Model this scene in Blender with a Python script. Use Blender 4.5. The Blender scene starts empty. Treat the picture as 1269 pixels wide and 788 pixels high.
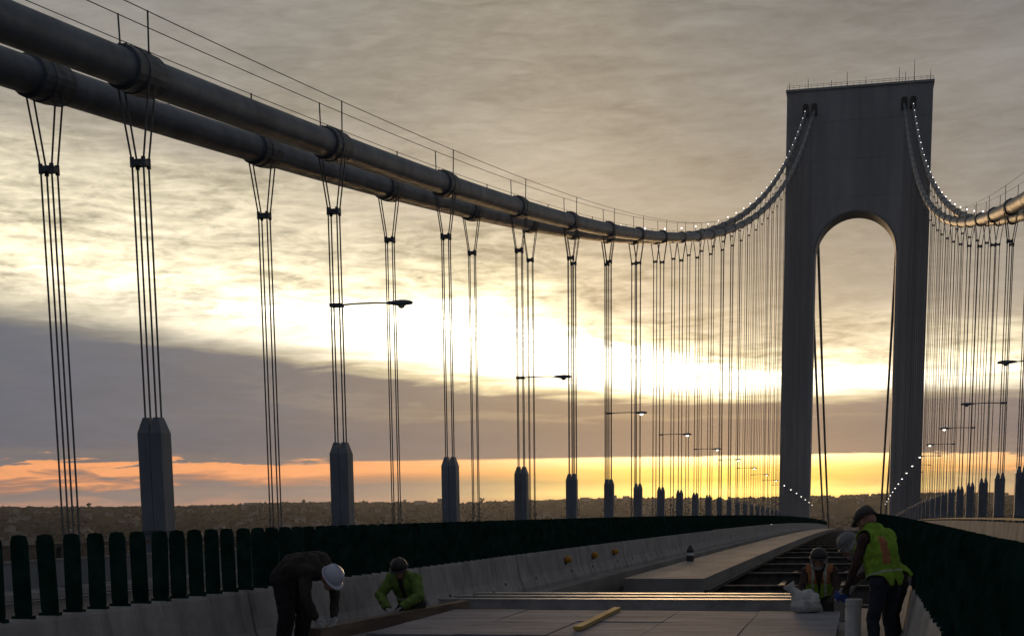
import bpy, bmesh, math, random
import numpy as np
from mathutils import Vector, Matrix, noise as mnoise
random.seed(7); rng = np.random.default_rng(7)
R = math.radians
scn = bpy.context.scene
col = scn.collection

# ------------------------------------------------------------------ camera
F_PX, CY, ROLL, PITCH, YAW = 1797.15, 919.23, 0.01215, 0.163667, -0.236528
EYE = 1.788
cyw, syw = math.cos(YAW), math.sin(YAW)
fw = Vector((syw*math.cos(PITCH), cyw*math.cos(PITCH), -math.sin(PITCH)))
rt = Vector((cyw, -syw, 0)); up = rt.cross(fw)
rt2 = rt*math.cos(ROLL) - up*math.sin(ROLL); up2 = rt*math.sin(ROLL) + up*math.cos(ROLL)
cd = bpy.data.cameras.new('camera'); cam = bpy.data.objects.new('camera', cd); col.objects.link(cam)
m = Matrix.Identity(4)
for i in range(3):
    m[i][0], m[i][1], m[i][2] = rt2[i], up2[i], -fw[i]
m[2][3] = EYE
cam.matrix_world = m
cd.sensor_width = 36; cd.lens = F_PX/1269*36; cd.shift_y = (CY-394)/1269
cd.clip_start = .1; cd.clip_end = 60000
scn.camera = cam
scn.view_settings.view_transform = 'Standard'; scn.view_settings.look = 'None'
scn.view_settings.exposure = 0; scn.view_settings.gamma = 1
scn.render.resolution_x, scn.render.resolution_y = 1024, 635
scn.cycles.max_bounces = 6; scn.cycles.volume_bounces = 0
scn.cycles.use_denoising = True
scn.cycles.sample_clamp_indirect = 4

# ------------------------------------------------------------------ world: dusk sky, clear low strip under a cloud bank
SUN_AZ, SUN_EL, GLOW_AZ = -6.0, 4.8, -10.          # degrees from the bridge axis, above the horizon
w = bpy.data.worlds.new('World'); scn.world = w; w.use_nodes = True
nt = w.node_tree; nt.nodes.clear()
def N(t, **k):
    n = nt.nodes.new(t)
    for a, b in k.items(): setattr(n, a, b)
    return n
def lk(a, b): nt.links.new(a, b)
def M(op, a, b=None, c=None, clamp=False):
    n = N('ShaderNodeMath', operation=op, use_clamp=clamp)
    for i, v in enumerate((a, b, c)):
        if v is None: continue
        if isinstance(v, (int, float)): n.inputs[i].default_value = v
        else: lk(v, n.inputs[i])
    return n.outputs[0]
def sstep(v, a, b):
    n = N('ShaderNodeMapRange', interpolation_type='SMOOTHSTEP'); lk(v, n.inputs[0])
    n.inputs[1].default_value, n.inputs[2].default_value = a, b
    return n.outputs[0]
def ramp(v, stops, lo=-1., hi=40., gain=4.):
    # the low sky needs fine steps: degrees below KNEE take most of the ramp
    KN, U = 6., .86
    pos = lambda p: (p-lo)/(KN-lo)*U if p < KN else U+(p-KN)/(hi-KN)*(1-U)
    u = M('ADD', M('MULTIPLY', M('SUBTRACT', M('MINIMUM', v, KN), lo), U/(KN-lo)), M('MULTIPLY', M('SUBTRACT', M('MAXIMUM', v, KN), KN), (1-U)/(hi-KN)))
    n = N('ShaderNodeValToRGB'); cr = n.color_ramp; lk(u, n.inputs[0])
    while len(cr.elements) < len(stops): cr.elements.new(.5)
    for e, (p, c) in zip(cr.elements, stops):
        e.position = pos(p); e.color = (c[0]/gain, c[1]/gain, c[2]/gain, 1)
    return n.outputs[0]
def cmix(f, a, b, mode='MIX'):
    n = N('ShaderNodeMix', data_type='RGBA', blend_type=mode)
    for i, v in ((0, f), (6, a), (7, b)):
        if isinstance(v, (int, float)): n.inputs[i].default_value = v
        elif isinstance(v, tuple): n.inputs[i].default_value = v
        else: lk(v, n.inputs[i])
    return n.outputs[2]
def snoise(scale, detail, sz, rough=.55, off=(0, 0, 0), dist=0.):
    mp = N('ShaderNodeMapping'); lk(tc.outputs['Generated'], mp.inputs[0])
    mp.inputs['Scale'].default_value = (1, 1, sz); mp.inputs['Location'].default_value = off
    n = N('ShaderNodeTexNoise'); lk(mp.outputs[0], n.inputs['Vector'])
    n.inputs['Scale'].default_value = scale; n.inputs['Detail'].default_value = detail
    n.inputs['Roughness'].default_value = rough; n.inputs['Distortion'].default_value = dist
    return n.outputs[0]
tc = N('ShaderNodeTexCoord'); sx = N('ShaderNodeSeparateXYZ'); lk(tc.outputs['Generated'], sx.inputs[0])
A = M('MULTIPLY', M('ARCTAN2', sx.outputs[0], sx.outputs[1]), 57.2958)
E = M('MULTIPLY', M('ARCSINE', sx.outputs[2]), 57.2958)
n_big = M('SUBTRACT', snoise(4.2, 3, 3.2, .5, (3.1, .2, .7), .4), .5)
n_mid = M('SUBTRACT', snoise(9, 5, 4.5, .55, (1.3, 4.2, .1), .5), .5)
n_str = M('SUBTRACT', snoise(26, 5, 5.5, .6, (7.7, 1.2, 2.9), .7), .5)
n_fine = M('SUBTRACT', snoise(70, 4, 4., .6, (2.2, 8.1, 1.9), .5), .5)
n_low = M('SUBTRACT', snoise(16, 5, 9., .6, (5.2, 2.1, 4.4), .6), .5)
high = sstep(E, 2.4, 5.5)
dA = M('ABSOLUTE', M('SUBTRACT', A, GLOW_AZ))
tilt = M('MULTIPLY', M('MINIMUM', M('MAXIMUM', M('SUBTRACT', M('ABSOLUTE', M('SUBTRACT', A, 3.)), 8.0), 0.0), 45.), .105)
warp = M('ADD', M('MULTIPLY', n_big, 4.0), M('ADD', M('MULTIPLY', n_mid, 2.6), M('MULTIPLY', n_str, .7)))
lowamt = M('ADD', M('MULTIPLY', sstep(dA, 6., 20.), 2.4), .12)
T = M('SUBTRACT', E, M('MULTIPLY', tilt, high))
T = M('ADD', T, M('MULTIPLY', warp, sstep(T, 3.4, 7.5)))
T = M('ADD', T, M('MULTIPLY', M('MULTIPLY', n_low, lowamt), M('SUBTRACT', 1., sstep(E, 1.9, 3.))))
T = M('ADD', T, M('MULTIPLY', M('MULTIPLY', n_low, .9), sstep(E, 1.9, 3.)))
thin = M('ADD', .58, M('MULTIPLY', sstep(A, -13., -2.), .62))
T = M('ADD', M('MINIMUM', T, 3.8), M('MULTIPLY', M('MAXIMUM', M('SUBTRACT', T, 3.8), 0.), thin))
S = ramp(T, [(-1, (.50, .26, .08)), (-.1, (1.3, .65, .07)), (.30, (2.3, 1.6, .35)), (.75, (1.4, .85, .10)), (1.2, (1.6, 1.05, .22)), (1.63, (2.4, 1.9, .9)),
             (1.69, (.215, .18, .155)), (2.6, (.165, .152, .148)), (2.95, (.17, .155, .15)), (3.08, (.30, .25, .19)), (3.2, (.19, .17, .155)), (3.5, (.21, .185, .165)), (3.75, (1.0, .85, .50)), (4.1, (3.2, 2.9, 2.2)),
             (4.8, (4.0, 3.7, 2.9)), (5.2, (1.5, 1.3, .86)), (5.9, (.90, .77, .52)), (7.2, (.54, .46, .335)), (8.4, (.41, .36, .285)), (11, (.34, .305, .25)), (14.5, (.27, .255, .228)), (20, (.225, .222, .212)), (40, (.13, .135, .14))])
L = ramp(T, [(-1, (.26, .17, .15)), (.0, (.46, .25, .18)), (.30, (.26, .19, .175)), (.75, (.21, .172, .175)), (1.0, (.50, .23, .14)), (1.25, (1.0, .40, .16)), (1.63, (.92, .38, .16)),
             (1.70, (.17, .157, .165)), (2.5, (.112, .128, .168)), (3.5, (.128, .142, .177)), (3.9, (.20, .195, .19)), (4.2, (.58, .52, .39)), (5.2, (1.2, 1.06, .74)),
             (6.6, (.86, .77, .55)), (7.6, (.46, .41, .335)), (8.9, (.30, .28, .25)), (12, (.225, .222, .215)), (27, (.13, .135, .14)), (40, (.12, .125, .13))])
W = ramp(T, [(-1, (.08, .08, .092)), (2, (.085, .09, .11)), (6, (.105, .112, .14)), (20, (.115, .125, .155)), (40, (.12, .13, .155))])
g_hi = M('EXPONENT', M('MULTIPLY', M('POWER', M('DIVIDE', dA, 11.), 2.), -1.))
g_lo = M('EXPONENT', M('MULTIPLY', M('POWER', M('DIVIDE', M('SUBTRACT', A, -5.0), 7.5), 2.), -1.))
lowsel = sstep(T, 1.9, 3.2)
g = M('ADD', M('MULTIPLY', g_hi, lowsel), M('MULTIPLY', g_lo, M('SUBTRACT', 1., lowsel)))
sky = cmix(g, L, S)
sky = cmix(sstep(dA, 30., 85.), sky, W)
# cloud texture: ripples in the lit deck, soft above it and in the bank
lit = M('MULTIPLY', sstep(T, 3.8, 5.), M('SUBTRACT', 1., M('MULTIPLY', sstep(T, 5.6, 8.6), .82)))
tex = M('ADD', M('MULTIPLY', n_str, 2.3), M('ADD', M('MULTIPLY', n_mid, 1.5), M('MULTIPLY', n_fine, 1.2)))
tex = M('MULTIPLY', tex, M('ADD', M('MULTIPLY', lit, .85), .12))
tex = M('ADD', tex, M('MULTIPLY', n_big, M('MULTIPLY', sstep(E, 6., 12.), .9)))
tex = M('MAXIMUM', M('ADD', tex, 1.), .35)
vm = N('ShaderNodeVectorMath', operation='SCALE'); lk(sky, vm.inputs[0]); lk(M('MULTIPLY', tex, 4.0), vm.inputs[3])
nish = N('ShaderNodeTexSky', sky_type='NISHITA', sun_disc=False)
nish.sun_elevation = R(SUN_EL); nish.sun_rotation = R(SUN_AZ); nish.dust_density = 3.
ns = N('ShaderNodeVectorMath', operation='SCALE'); lk(nish.outputs[0], ns.inputs[0]); ns.inputs[3].default_value = .004
va = N('ShaderNodeVectorMath', operation='ADD'); lk(vm.outputs[0], va.inputs[0]); lk(ns.outputs[0], va.inputs[1])
bg = N('ShaderNodeBackground'); lk(va.outputs[0], bg.inputs[0]); bg.inputs[1].default_value = 1.0
wo = N('ShaderNodeOutputWorld'); lk(bg.outputs[0], wo.inputs[0])
w.cycles.sampling_method = 'MANUAL'; w.cycles.sample_map_resolution = 1024

# ------------------------------------------------------------------ sun: low, warm, softened by the cloud
sd = bpy.data.lights.new('sun', 'SUN'); sun = bpy.data.objects.new('sun', sd); col.objects.link(sun)
sd.energy = .55; sd.angle = R(9); sd.color = (1., .62, .30)
sdir = Vector((math.sin(R(SUN_AZ))*math.cos(R(SUN_EL)), math.cos(R(SUN_AZ))*math.cos(R(SUN_EL)), math.sin(R(SUN_EL))))
sun.rotation_euler = sdir.to_track_quat('Z', 'Y').to_euler()

# ------------------------------------------------------------------ geometry of the bridge
KD, YM = 2.6e-5, -114.44
PAN, Y0 = 14.9526, 37.508
AL, AR, SEP = 19.103, 9.597, 2.726
YT = 515.0
XC = (AR-AL)/2
WATER = -71.
def dk(Y): return -KD*((Y-YM)**2-YM**2)
def slope(Y): return -2*KD*(Y-YM)
def cz(Y): return EYE+4.304+.000307*(Y-YM)**2

# ------------------------------------------------------------------ materials
MATS = {}
def mat(name, c, rough=.7, metal=0., var=.15, scale=3., bump=0., bscale=40., c2=None, spec=.4, emit=None, estr=0., stretch=(1, 1, 1), coat=0., gen=False):
    if name in MATS: return MATS[name]
    ma = bpy.data.materials.new(name); ma.use_nodes = True; t = ma.node_tree; b = t.nodes['Principled BSDF']
    b.inputs['Roughness'].default_value = rough; b.inputs['Metallic'].default_value = metal
    b.inputs['Specular IOR Level'].default_value = spec
    tcn = t.nodes.new('ShaderNodeTexCoord'); mp = t.nodes.new('ShaderNodeMapping'); mp.inputs['Scale'].default_value = stretch
    geo = t.nodes.new('ShaderNodeNewGeometry')
    t.links.new(tcn.outputs['Object'] if gen else geo.outputs['Position'], mp.inputs[0])
    nz = t.nodes.new('ShaderNodeTexNoise'); nz.inputs['Scale'].default_value = scale; nz.inputs['Detail'].default_value = 6; nz.inputs['Roughness'].default_value = .62
    t.links.new(mp.outputs[0], nz.inputs['Vector'])
    rp = t.nodes.new('ShaderNodeValToRGB'); t.links.new(nz.outputs[0], rp.inputs[0])
    d = c2 if c2 else tuple(x*(1-2*var) for x in c)
    hi = c if c2 else tuple(min(1, x*(1+var)) for x in c)
    rp.color_ramp.elements[0].position = .32; rp.color_ramp.elements[0].color = (*d, 1)
    rp.color_ramp.elements[1].position = .68; rp.color_ramp.elements[1].color = (*hi, 1)
    t.links.new(rp.outputs[0], b.inputs['Base Color'])
    rr = t.nodes.new('ShaderNodeMapRange'); t.links.new(nz.outputs[0], rr.inputs[0])
    rr.inputs[3].default_value = min(1, rough+.12); rr.inputs[4].default_value = max(.05, rough-.12)
    t.links.new(rr.outputs[0], b.inputs['Roughness'])
    if bump:
        n2 = t.nodes.new('ShaderNodeTexNoise'); n2.inputs['Scale'].default_value = bscale; n2.inputs['Detail'].default_value = 4
        t.links.new(mp.outputs[0], n2.inputs['Vector'])
        bp = t.nodes.new('ShaderNodeBump'); bp.inputs['Strength'].default_value = bump; bp.inputs['Distance'].default_value = .02
        t.links.new(n2.outputs[0], bp.inputs['Height']); t.links.new(bp.outputs[0], b.inputs['Normal'])
    if emit:
        b.inputs['Emission Color'].default_value = (*emit, 1); b.inputs['Emission Strength'].default_value = estr
    MATS[name] = ma; return ma
CONC = mat('concrete', (.35, .338, .335), .85, var=.16, scale=1.3, bump=.35, bscale=25)
CONC2 = mat('slab_concrete', (.30, .285, .275), .8, var=.15, scale=.8, bump=.3, bscale=12, stretch=(1, .25, 1))
PARA = mat('parapet_concrete', (.48, .42, .36), .85, var=.12, scale=.5, bump=.2)
def weather(ma, sc=(6, 6, .5), dark=.55, amt=.75):
    t = ma.node_tree; b = t.nodes['Principled BSDF']; src = b.inputs['Base Color'].links[0].from_socket
    g_ = t.nodes.new('ShaderNodeNewGeometry'); mp = t.nodes.new('ShaderNodeMapping'); mp.inputs['Scale'].default_value = sc; t.links.new(g_.outputs['Position'], mp.inputs[0])
    nz = t.nodes.new('ShaderNodeTexNoise'); nz.inputs['Scale'].default_value = 1.; nz.inputs['Detail'].default_value = 7; nz.inputs['Roughness'].default_value = .7; t.links.new(mp.outputs[0], nz.inputs['Vector'])
    mr = t.nodes.new('ShaderNodeMapRange'); mr.inputs[1].default_value = .50; mr.inputs[2].default_value = .72; mr.inputs[4].default_value = amt; t.links.new(nz.outputs[0], mr.inputs[0])
    mx = t.nodes.new('ShaderNodeMix'); mx.data_type = 'RGBA'; mx.blend_type = 'MULTIPLY'; t.links.new(mr.outputs[0], mx.inputs[0]); t.links.new(src, mx.inputs[6]); mx.inputs[7].default_value = (dark, dark*.95, dark*.88, 1)
    t.links.new(mx.outputs[2], b.inputs['Base Color'])
weather(CONC, (5, 5, .9), .5); weather(CONC2, (1.6, .5, 1), .6); weather(PARA, (2, .6, .6), .6)
ASPH = mat('asphalt', (.075, .075, .08), .8, var=.25, scale=1.5, bump=.4, bscale=60)
STEEL = mat('painted_steel', (.185, .21, .24), .5, var=.14, scale=1.2, bump=.1, bscale=8, stretch=(1, 1, .35))
TOWER = mat('tower_paint', (.33, .335, .34), .6, var=.12, scale=.12, bump=0, stretch=(1, 1, .12))
CABLE = mat('cable_wrap', (.145, .175, .21), .5, var=.16, scale=.9, bump=.25, bscale=6)
BAND = mat('cable_band_steel', (.10, .115, .13), .5, var=.2, scale=3)
ROPE = mat('wire_rope', (.17, .165, .16), .6, var=.2, scale=4)
DARK = mat('dark_steel', (.05, .048, .047), .5, var=.3, scale=2, bump=.2)
BEAM = mat('bare_beam_steel', (.36, .345, .34), .42, metal=.15, var=.18, scale=2.5, bump=.12, bscale=14)
GREEN = mat('green_plastic', (.014, .043, .033), .9, var=.25, scale=5, spec=0.)
AMBER = mat('amber_plastic', (.62, .27, .03), .35, var=.12, scale=20)
TIMBER = mat('yellow_timber', (.50, .33, .10), .7, var=.2, scale=6, bump=.3, stretch=(1, .1, 1))
TIMB2 = mat('brown_timber', (.16, .115, .085), .8, var=.25, scale=5, bump=.4, stretch=(1, .15, 1))
PLY = mat('grey_plywood', (.25, .25, .285), .8, var=.17, scale=1.6, bump=.3, bscale=9, stretch=(.35, 1.6, 1))
weather(PLY, (2.2, 3.5, 1), .55, .85); weather(STEEL, (3, 3, .35), .6, .6); weather(CABLE, (1.2, .7, 1.2), .6, .7)
WHITE = mat('white_plastic', (.72, .72, .70), .5, var=.08, scale=8)
CLOTHB = mat('white_sack_cloth', (.60, .58, .56), .9, var=.15, scale=9, bump=.5, bscale=35)
LIT = mat('lit_lamp', (.9, .9, .85), .4, emit=(1., .93, .80), estr=6.)
LITB = mat('lit_bulb', (.9, .9, .9), .4, emit=(1., .95, .86), estr=4.)
GLASS = mat('lamp_glass', (.45, .45, .42), .25, var=.05)
TRENCH = mat('trench_steel', (.055, .046, .042), .75, var=.35, scale=.8, bump=.3)
RUST = mat('rusty_steel', (.20, .105, .06), .8, c2=(.10, .07, .055), scale=5, bump=.3)
LAND = mat('land', (.022, .021, .02), 1., c2=(.014, .015, .016), scale=.004, spec=0.)
WATR = mat('water', (.02, .03, .035), .12, var=.1, scale=.01, bump=.3, bscale=.08)
CROWN = mat('far_crown', (.045, .042, .038), 1., c2=(.024, .027, .025), scale=.02, spec=0.)
BARK = mat('bark', (.06, .05, .04), .9)
HWALL = mat('house_wall', (.30, .29, .28), .8, c2=(.12, .11, .11), scale=.008)
HROOF = mat('house_roof', (.10, .085, .08), .85, var=.3, scale=.01)
PAINTW = mat('road_paint', (.6, .6, .58), .7)

# ------------------------------------------------------------------ mesh helpers
class MB:
    def __init__(s): s.v = []; s.f = []
    def add(s, vs, fs):
        o = len(s.v); s.v += [tuple(v) for v in vs]; s.f += [tuple(i+o for i in f) for f in fs]; return s
    def box(s, x0, x1, y0, y1, z0, z1):
        return s.add([(x, y, z) for z in (z0, z1) for y in (y0, y1) for x in (x0, x1)],
                     [(0, 2, 3, 1), (4, 5, 7, 6), (0, 1, 5, 4), (2, 6, 7, 3), (0, 4, 6, 2), (1, 3, 7, 5)])
    def tube(s, pts, rad, n=8, caps=True):
        P = [Vector(p) for p in pts]
        if not isinstance(rad, (list, tuple)): rad = [rad]*len(P)
        vs = []; fs = []
        for i, p in enumerate(P):
            t = (P[min(i+1, len(P)-1)]-P[max(i-1, 0)]).normalized()
            a = t.cross(Vector((0, 0, 1)) if abs(t.z) < .9 else Vector((1, 0, 0))).normalized(); b = a.cross(t)
            for k in range(n):
                q = 2*math.pi*k/n; vs.append(p+(a*math.cos(q)+b*math.sin(q))*rad[i])
        for i in range(len(P)-1):
            for k in range(n):
                k2 = (k+1) % n; fs.append((i*n+k, i*n+k2, (i+1)*n+k2, (i+1)*n+k))
        if caps:
            fs.append(tuple(range(n-1, -1, -1))); fs.append(tuple((len(P)-1)*n+k for k in range(n)))
        return s.add(vs, fs)
    def lathe(s, prof, n=16, M4=None):
        vs = []; fs = []
        for r_, z_ in prof:
            for k in range(n):
                q = 2*math.pi*k/n; v = Vector((r_*math.cos(q), r_*math.sin(q), z_)); vs.append(M4 @ v if M4 else v)
        for i in range(len(prof)-1):
            for k in range(n):
                k2 = (k+1) % n; fs.append((i*n+k, i*n+k2, (i+1)*n+k2, (i+1)*n+k))
        fs.append(tuple(range(n-1, -1, -1))); fs.append(tuple((len(prof)-1)*n+k for k in range(n)))
        return s.add(vs, fs)
    def prism(s, poly, y0, y1):          # (x,z) polygon extruded along y
        n = len(poly)
        vs = [(x, y0, z) for x, z in poly]+[(x, y1, z) for x, z in poly]
        fs = [tuple(range(n)), tuple(range(2*n-1, n-1, -1))]+[(i, i+n, (i+1) % n+n, (i+1) % n) for i in range(n)]
        return s.add(vs, fs)
    def mesh(s, name, ma, smooth=False, fix=True):
        me = bpy.data.meshes.new(name); me.from_pydata(s.v, [], s.f)
        if fix:
            b = bmesh.new(); b.from_mesh(me); bmesh.ops.recalc_face_normals(b, faces=b.faces); b.to_mesh(me); b.free()
        for q in (ma if isinstance(ma, (list, tuple)) else [ma]): me.materials.append(q)
        if smooth: me.polygons.foreach_set('use_smooth', [True]*len(me.polygons))
        return me
    def build(s, name, ma, parent=None, smooth=False, loc=None):
        return obj(name, s.mesh(name, ma, smooth), parent, loc)
def obj(name, me, parent=None, loc=None):
    o = bpy.data.objects.new(name, me); col.objects.link(o)
    if parent: o.parent = parent
    if loc: o.location = loc
    return o
def tag(o, label, cat, group=None, kind=None):
    if label: o['label'] = label
    if cat: o['category'] = cat
    if group: o['group'] = group
    if kind: o['kind'] = kind
    return o
def empty(name, loc=(0, 0, 0), rz=0., label=None, cat=None, group=None):
    o = bpy.data.objects.new(name, None); col.objects.link(o); o.location = loc; o.rotation_euler = (0, 0, rz)
    return tag(o, label, cat, group)
def struct(o): o['kind'] = 'structure'; return o
def Ys(a, b, st=6.):
    n = max(1, int(math.ceil((b-a)/st))); return [a+(b-a)*i/n for i in range(n+1)]
def sweep(poly, a, b, st=6., mb=None):      # (x, z above deck) polygon carried along the cambered deck
    mb = mb or MB(); n = len(poly); ys = Ys(a, b, st); vs = []; fs = []
    for Y in ys:
        for x, z in poly: vs.append((x, Y, z+dk(Y)))
    for i in range(len(ys)-1):
        for k in range(n):
            k2 = (k+1) % n; fs.append((i*n+k, i*n+k2, (i+1)*n+k2, (i+1)*n+k))
    fs.append(tuple(range(n-1, -1, -1))); fs.append(tuple((len(ys)-1)*n+k for k in range(n)))
    return mb.add(vs, fs)
def rect(x0, x1, z0, z1): return [(x0, z0), (x1, z0), (x1, z1), (x0, z1)]

# ------------------------------------------------------------------ setting: roadways and deck
struct(sweep(rect(-18.35, -8.02, -.5, 0), -30, 900).build('road', ASPH))
struct(sweep(rect(1.02, 8.85, -.5, 0), -30, 900).build('road', ASPH))
struct(sweep(rect(-8.0, 1.0, -1.95, -.002), -30, 27.2).build('work_zone_deck', CONC2))
struct(sweep(rect(-8.0, -6.95, -1.95, -.002), 27.21, 900).build('work_zone_deck', CONC2))
struct(sweep(rect(.28, 1.0, -1.95, -.002), 27.21, 900).build('work_zone_deck', CONC2))
struct(sweep(rect(-6.949, .279, -1.9, -1.6), 27.21, 900).build('trench_floor', TRENCH))
for x0 in (-17.5, -8.75, 1.75, 8.1):
    struct(sweep(rect(x0, x0+.12, .0, .004), -30, 400).build('edge_line', PAINTW))
# trench: steel floor beams and stringers
tb = empty('floor_system', (0, 0, 0), label='dark steel floor beams and stringers exposed in the open deck trench', cat='floor beams')
fbm = MB(); fbm.box(-6.9, .24, -.15, .15, -.05, 0); fbm.box(-6.9, .24, -.02, .02, -.9, -.05); fbm.box(-6.9, .24, -.2, .2, -.95, -.9)
fbm = fbm.mesh('floor_beam', mat('floor_beam_paint', (.15, .145, .14), .9, var=.25, spec=.15))
for i in range(32):
    Y = 33.9+8.95*i
    obj('floor_beam', fbm, tb, (0, Y, dk(Y)-.36))
for x in (-5.6, -2.55, -.55):
    sweep(rect(x-.09, x+.09, -.66, -.62), 27.3, 330, mb=sweep(rect(x-.015, x+.015, -1.2, -.661), 27.3, 330)).build('stringer', DARK, tb)
# finished slab along the barrier
sl = tag(sweep(rect(-6.25, -4.08, -.42, .0), 39.0, 330).build('concrete_slab', CONC2), 'long grey concrete deck slab running beside the barrier towards the tower', 'slab')
kb = sweep(rect(-4.07, -3.95, -.42, -.30), 39.0, 330).build('ledge', DARK, sl)

# parapets
pl = empty('parapet', (0, 0, 0), label='low grey steel parapet seen through the gaps of the green paddles', cat='parapet')
sweep([(-18.35, 0), (-17.8, 0), (-17.8, .14), (-17.86, .18), (-18.35, .18)], -30, 420, mb=None).build('kerb', CONC, pl)
sweep(rect(-18.12, -18.06, .20, .80), -30, 420).build('panel', STEEL, pl)
sweep(rect(-18.20, -17.98, 1.10, 1.20), -30, 420).build('top_rail', DARK, pl)
sweep(rect(-18.15, -18.03, .80, .85), -30, 420).build('rail', CONC, pl)
pm = MB().box(-.06, .06, -.05, .05, 0, 1.1).mesh('post', DARK)
for i in range(60):
    Y = 12+3.74*i; obj('post', pm, pl, (-18.2, Y, dk(Y)+.1))
pr = empty('parapet', (0, 0, 0), label='tan concrete parapet with a dark top rail beyond the solid green fence', cat='parapet')
sweep([(8.55, 0), (8.85, 0), (8.85, 1.02), (8.60, 1.02)], -30, 420).build('wall', PARA, pr)
sweep(rect(8.62, 8.82, 1.16, 1.28), -30, 420).build('top_rail', DARK, pr)
pm2 = MB().box(-.05, .05, -.05, .05, 0, .2).mesh('post', DARK)
for i in range(70):
    Y = 30+3.74*i; obj('post', pm2, pr, (8.72, Y, dk(Y)+1.0))

# ------------------------------------------------------------------ concrete barrier units with green paddles
UL = 7.45
prof = [(-.30, 0), (.30, 0), (.30, .08), (.19, .33), (.115, .80), (.095, .84), (-.095, .84), (-.115, .80), (-.19, .33), (-.30, .08)]
bm_ = MB().prism(prof, -UL/2+.035, UL/2-.035).mesh('barrier', CONC)
def paddle_geo(mb, x=0, y=0, z=0, rz=0, wdt=.19, h=.76):
    c, s_ = math.cos(rz), math.sin(rz); n = 5; vs = []; fs = []
    prf = [(-.46, 0), (.46, 0), (.50, .06), (.50, .90), (.40, .985), (.0, 1.0), (-.40, .985), (-.50, .90), (-.50, .06)]
    for th in (-.012, .012):
        for px, pz in prf:
            X = px*wdt; Yy = th*.6+.02*wdt*(1-(2*px)**2); vs.append((x+X*c-Yy*s_, y+X*s_+Yy*c, z+pz*h))
    k = len(prf); fs = [tuple(range(k)), tuple(range(2*k-1, k-1, -1))]+[(i, i+k, (i+1) % k+k, (i+1) % k) for i in range(k)]
    mb.add(vs, fs); return mb
pad_meshes = [paddle_geo(MB(), rz=R(a)).mesh('paddle', GREEN) for a in (-3, 0, 4)]
foot = MB().box(-.10, .10, -.05, .05, 0, .03).mesh('paddle_foot', GREEN)
holem = MB().tube([(0, 0, 0), (.03, 0, 0)], .045, 8).mesh('lifting_hole_shade', DARK)  # raised dark disc stands in for the shade inside a lifting hole
def amber(parent, x, y, z, sx_):
    e = MB().lathe([(.02, -.085), (.07, -.07), (.10, -.02), (.105, .02), (.085, .07), (.04, .095), (.01, .1)], 14).build('reflector', AMBER, parent, True, loc=(x+sx_*.09, y, z))
    MB().box(-sx_*.10, -sx_*.02, -.03, .03, -.12, -.07).build('bracket', DARK, e)
    return e
rp_ = random.Random(3)
def barrier_row(X, ystart, n, indiv, stuff_to, label, group, side):
    for i in range(n):
        Yc = ystart+UL*(i+.5)
        o = obj('concrete_barrier', bm_, None, (X, Yc, dk(Yc)-.004)); o.rotation_euler = (math.atan(slope(Yc)), 0, 0)
        tag(o, label, 'barrier', group)
        if Yc < 110:
            for yy in (-2.2, 2.2): obj('lifting_hole_shade', holem, o, (side*.225-.015, yy, .24))
        if Yc < indiv:
            for k in range(16):
                yy = -UL/2+UL*(k+.35)/16
                p = obj('paddle', rp_.choice(pad_meshes), o, (rp_.uniform(-.008, .008), yy, .865))
                p.rotation_euler = (R(rp_.uniform(-1.2, 1.2)), R(rp_.uniform(-1, 1)), 0)
                obj('paddle_foot', foot, p, (0, 0, -.03))
        elif Yc < stuff_to:
            mb = MB()
            for k in range(16): paddle_geo(mb, 0, -UL/2+UL*(k+.35)/16, .86)
            st = mb.build('paddles', GREEN, o); st['kind'] = 'stuff'
        yield i, o
LJ = 32.16-UL*4
for i, o in barrier_row(-7.712, LJ, 44, 78, 400, 'grey concrete barrier unit topped by green paddles, along the wide roadway', 'barrier units beside the wide roadway', 1):
    if i == 4:
        o['label'] = 'barrier unit carrying a single amber reflector, topped by green paddles'; amber(o, .155, 1.6, .56, 1)
    if i == 5:
        o['label'] = 'barrier unit carrying two amber reflectors, topped by green paddles'
        amber(o, .155, -1.9, .56, 1); amber(o, .155, 1.7, .56, 1)
for i, o in barrier_row(.70, 3.2, 44, 54, 400, 'grey concrete barrier unit topped by green paddles, along the tan parapet roadway', 'barrier units beside the tan parapet roadway', -1):
    if i == 2:
        o['label'] = 'rust streaked barrier unit with an amber reflector beside the standing workers'
        amber(o, -.155, 1.4, .52, -1)
        b = MB().box(-.012, .0, -.12, .12, .0, .62).build('rusty_plate', RUST, o, loc=(-.215, -.6, .1)); b.rotation_euler = (0, R(8), 0)
        b = MB().tube([(0, 0, 0), (0, 0, .4)], .018, 6).build('rusty_rod', RUST, o, loc=(-.31, -2.2, .02))

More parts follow.
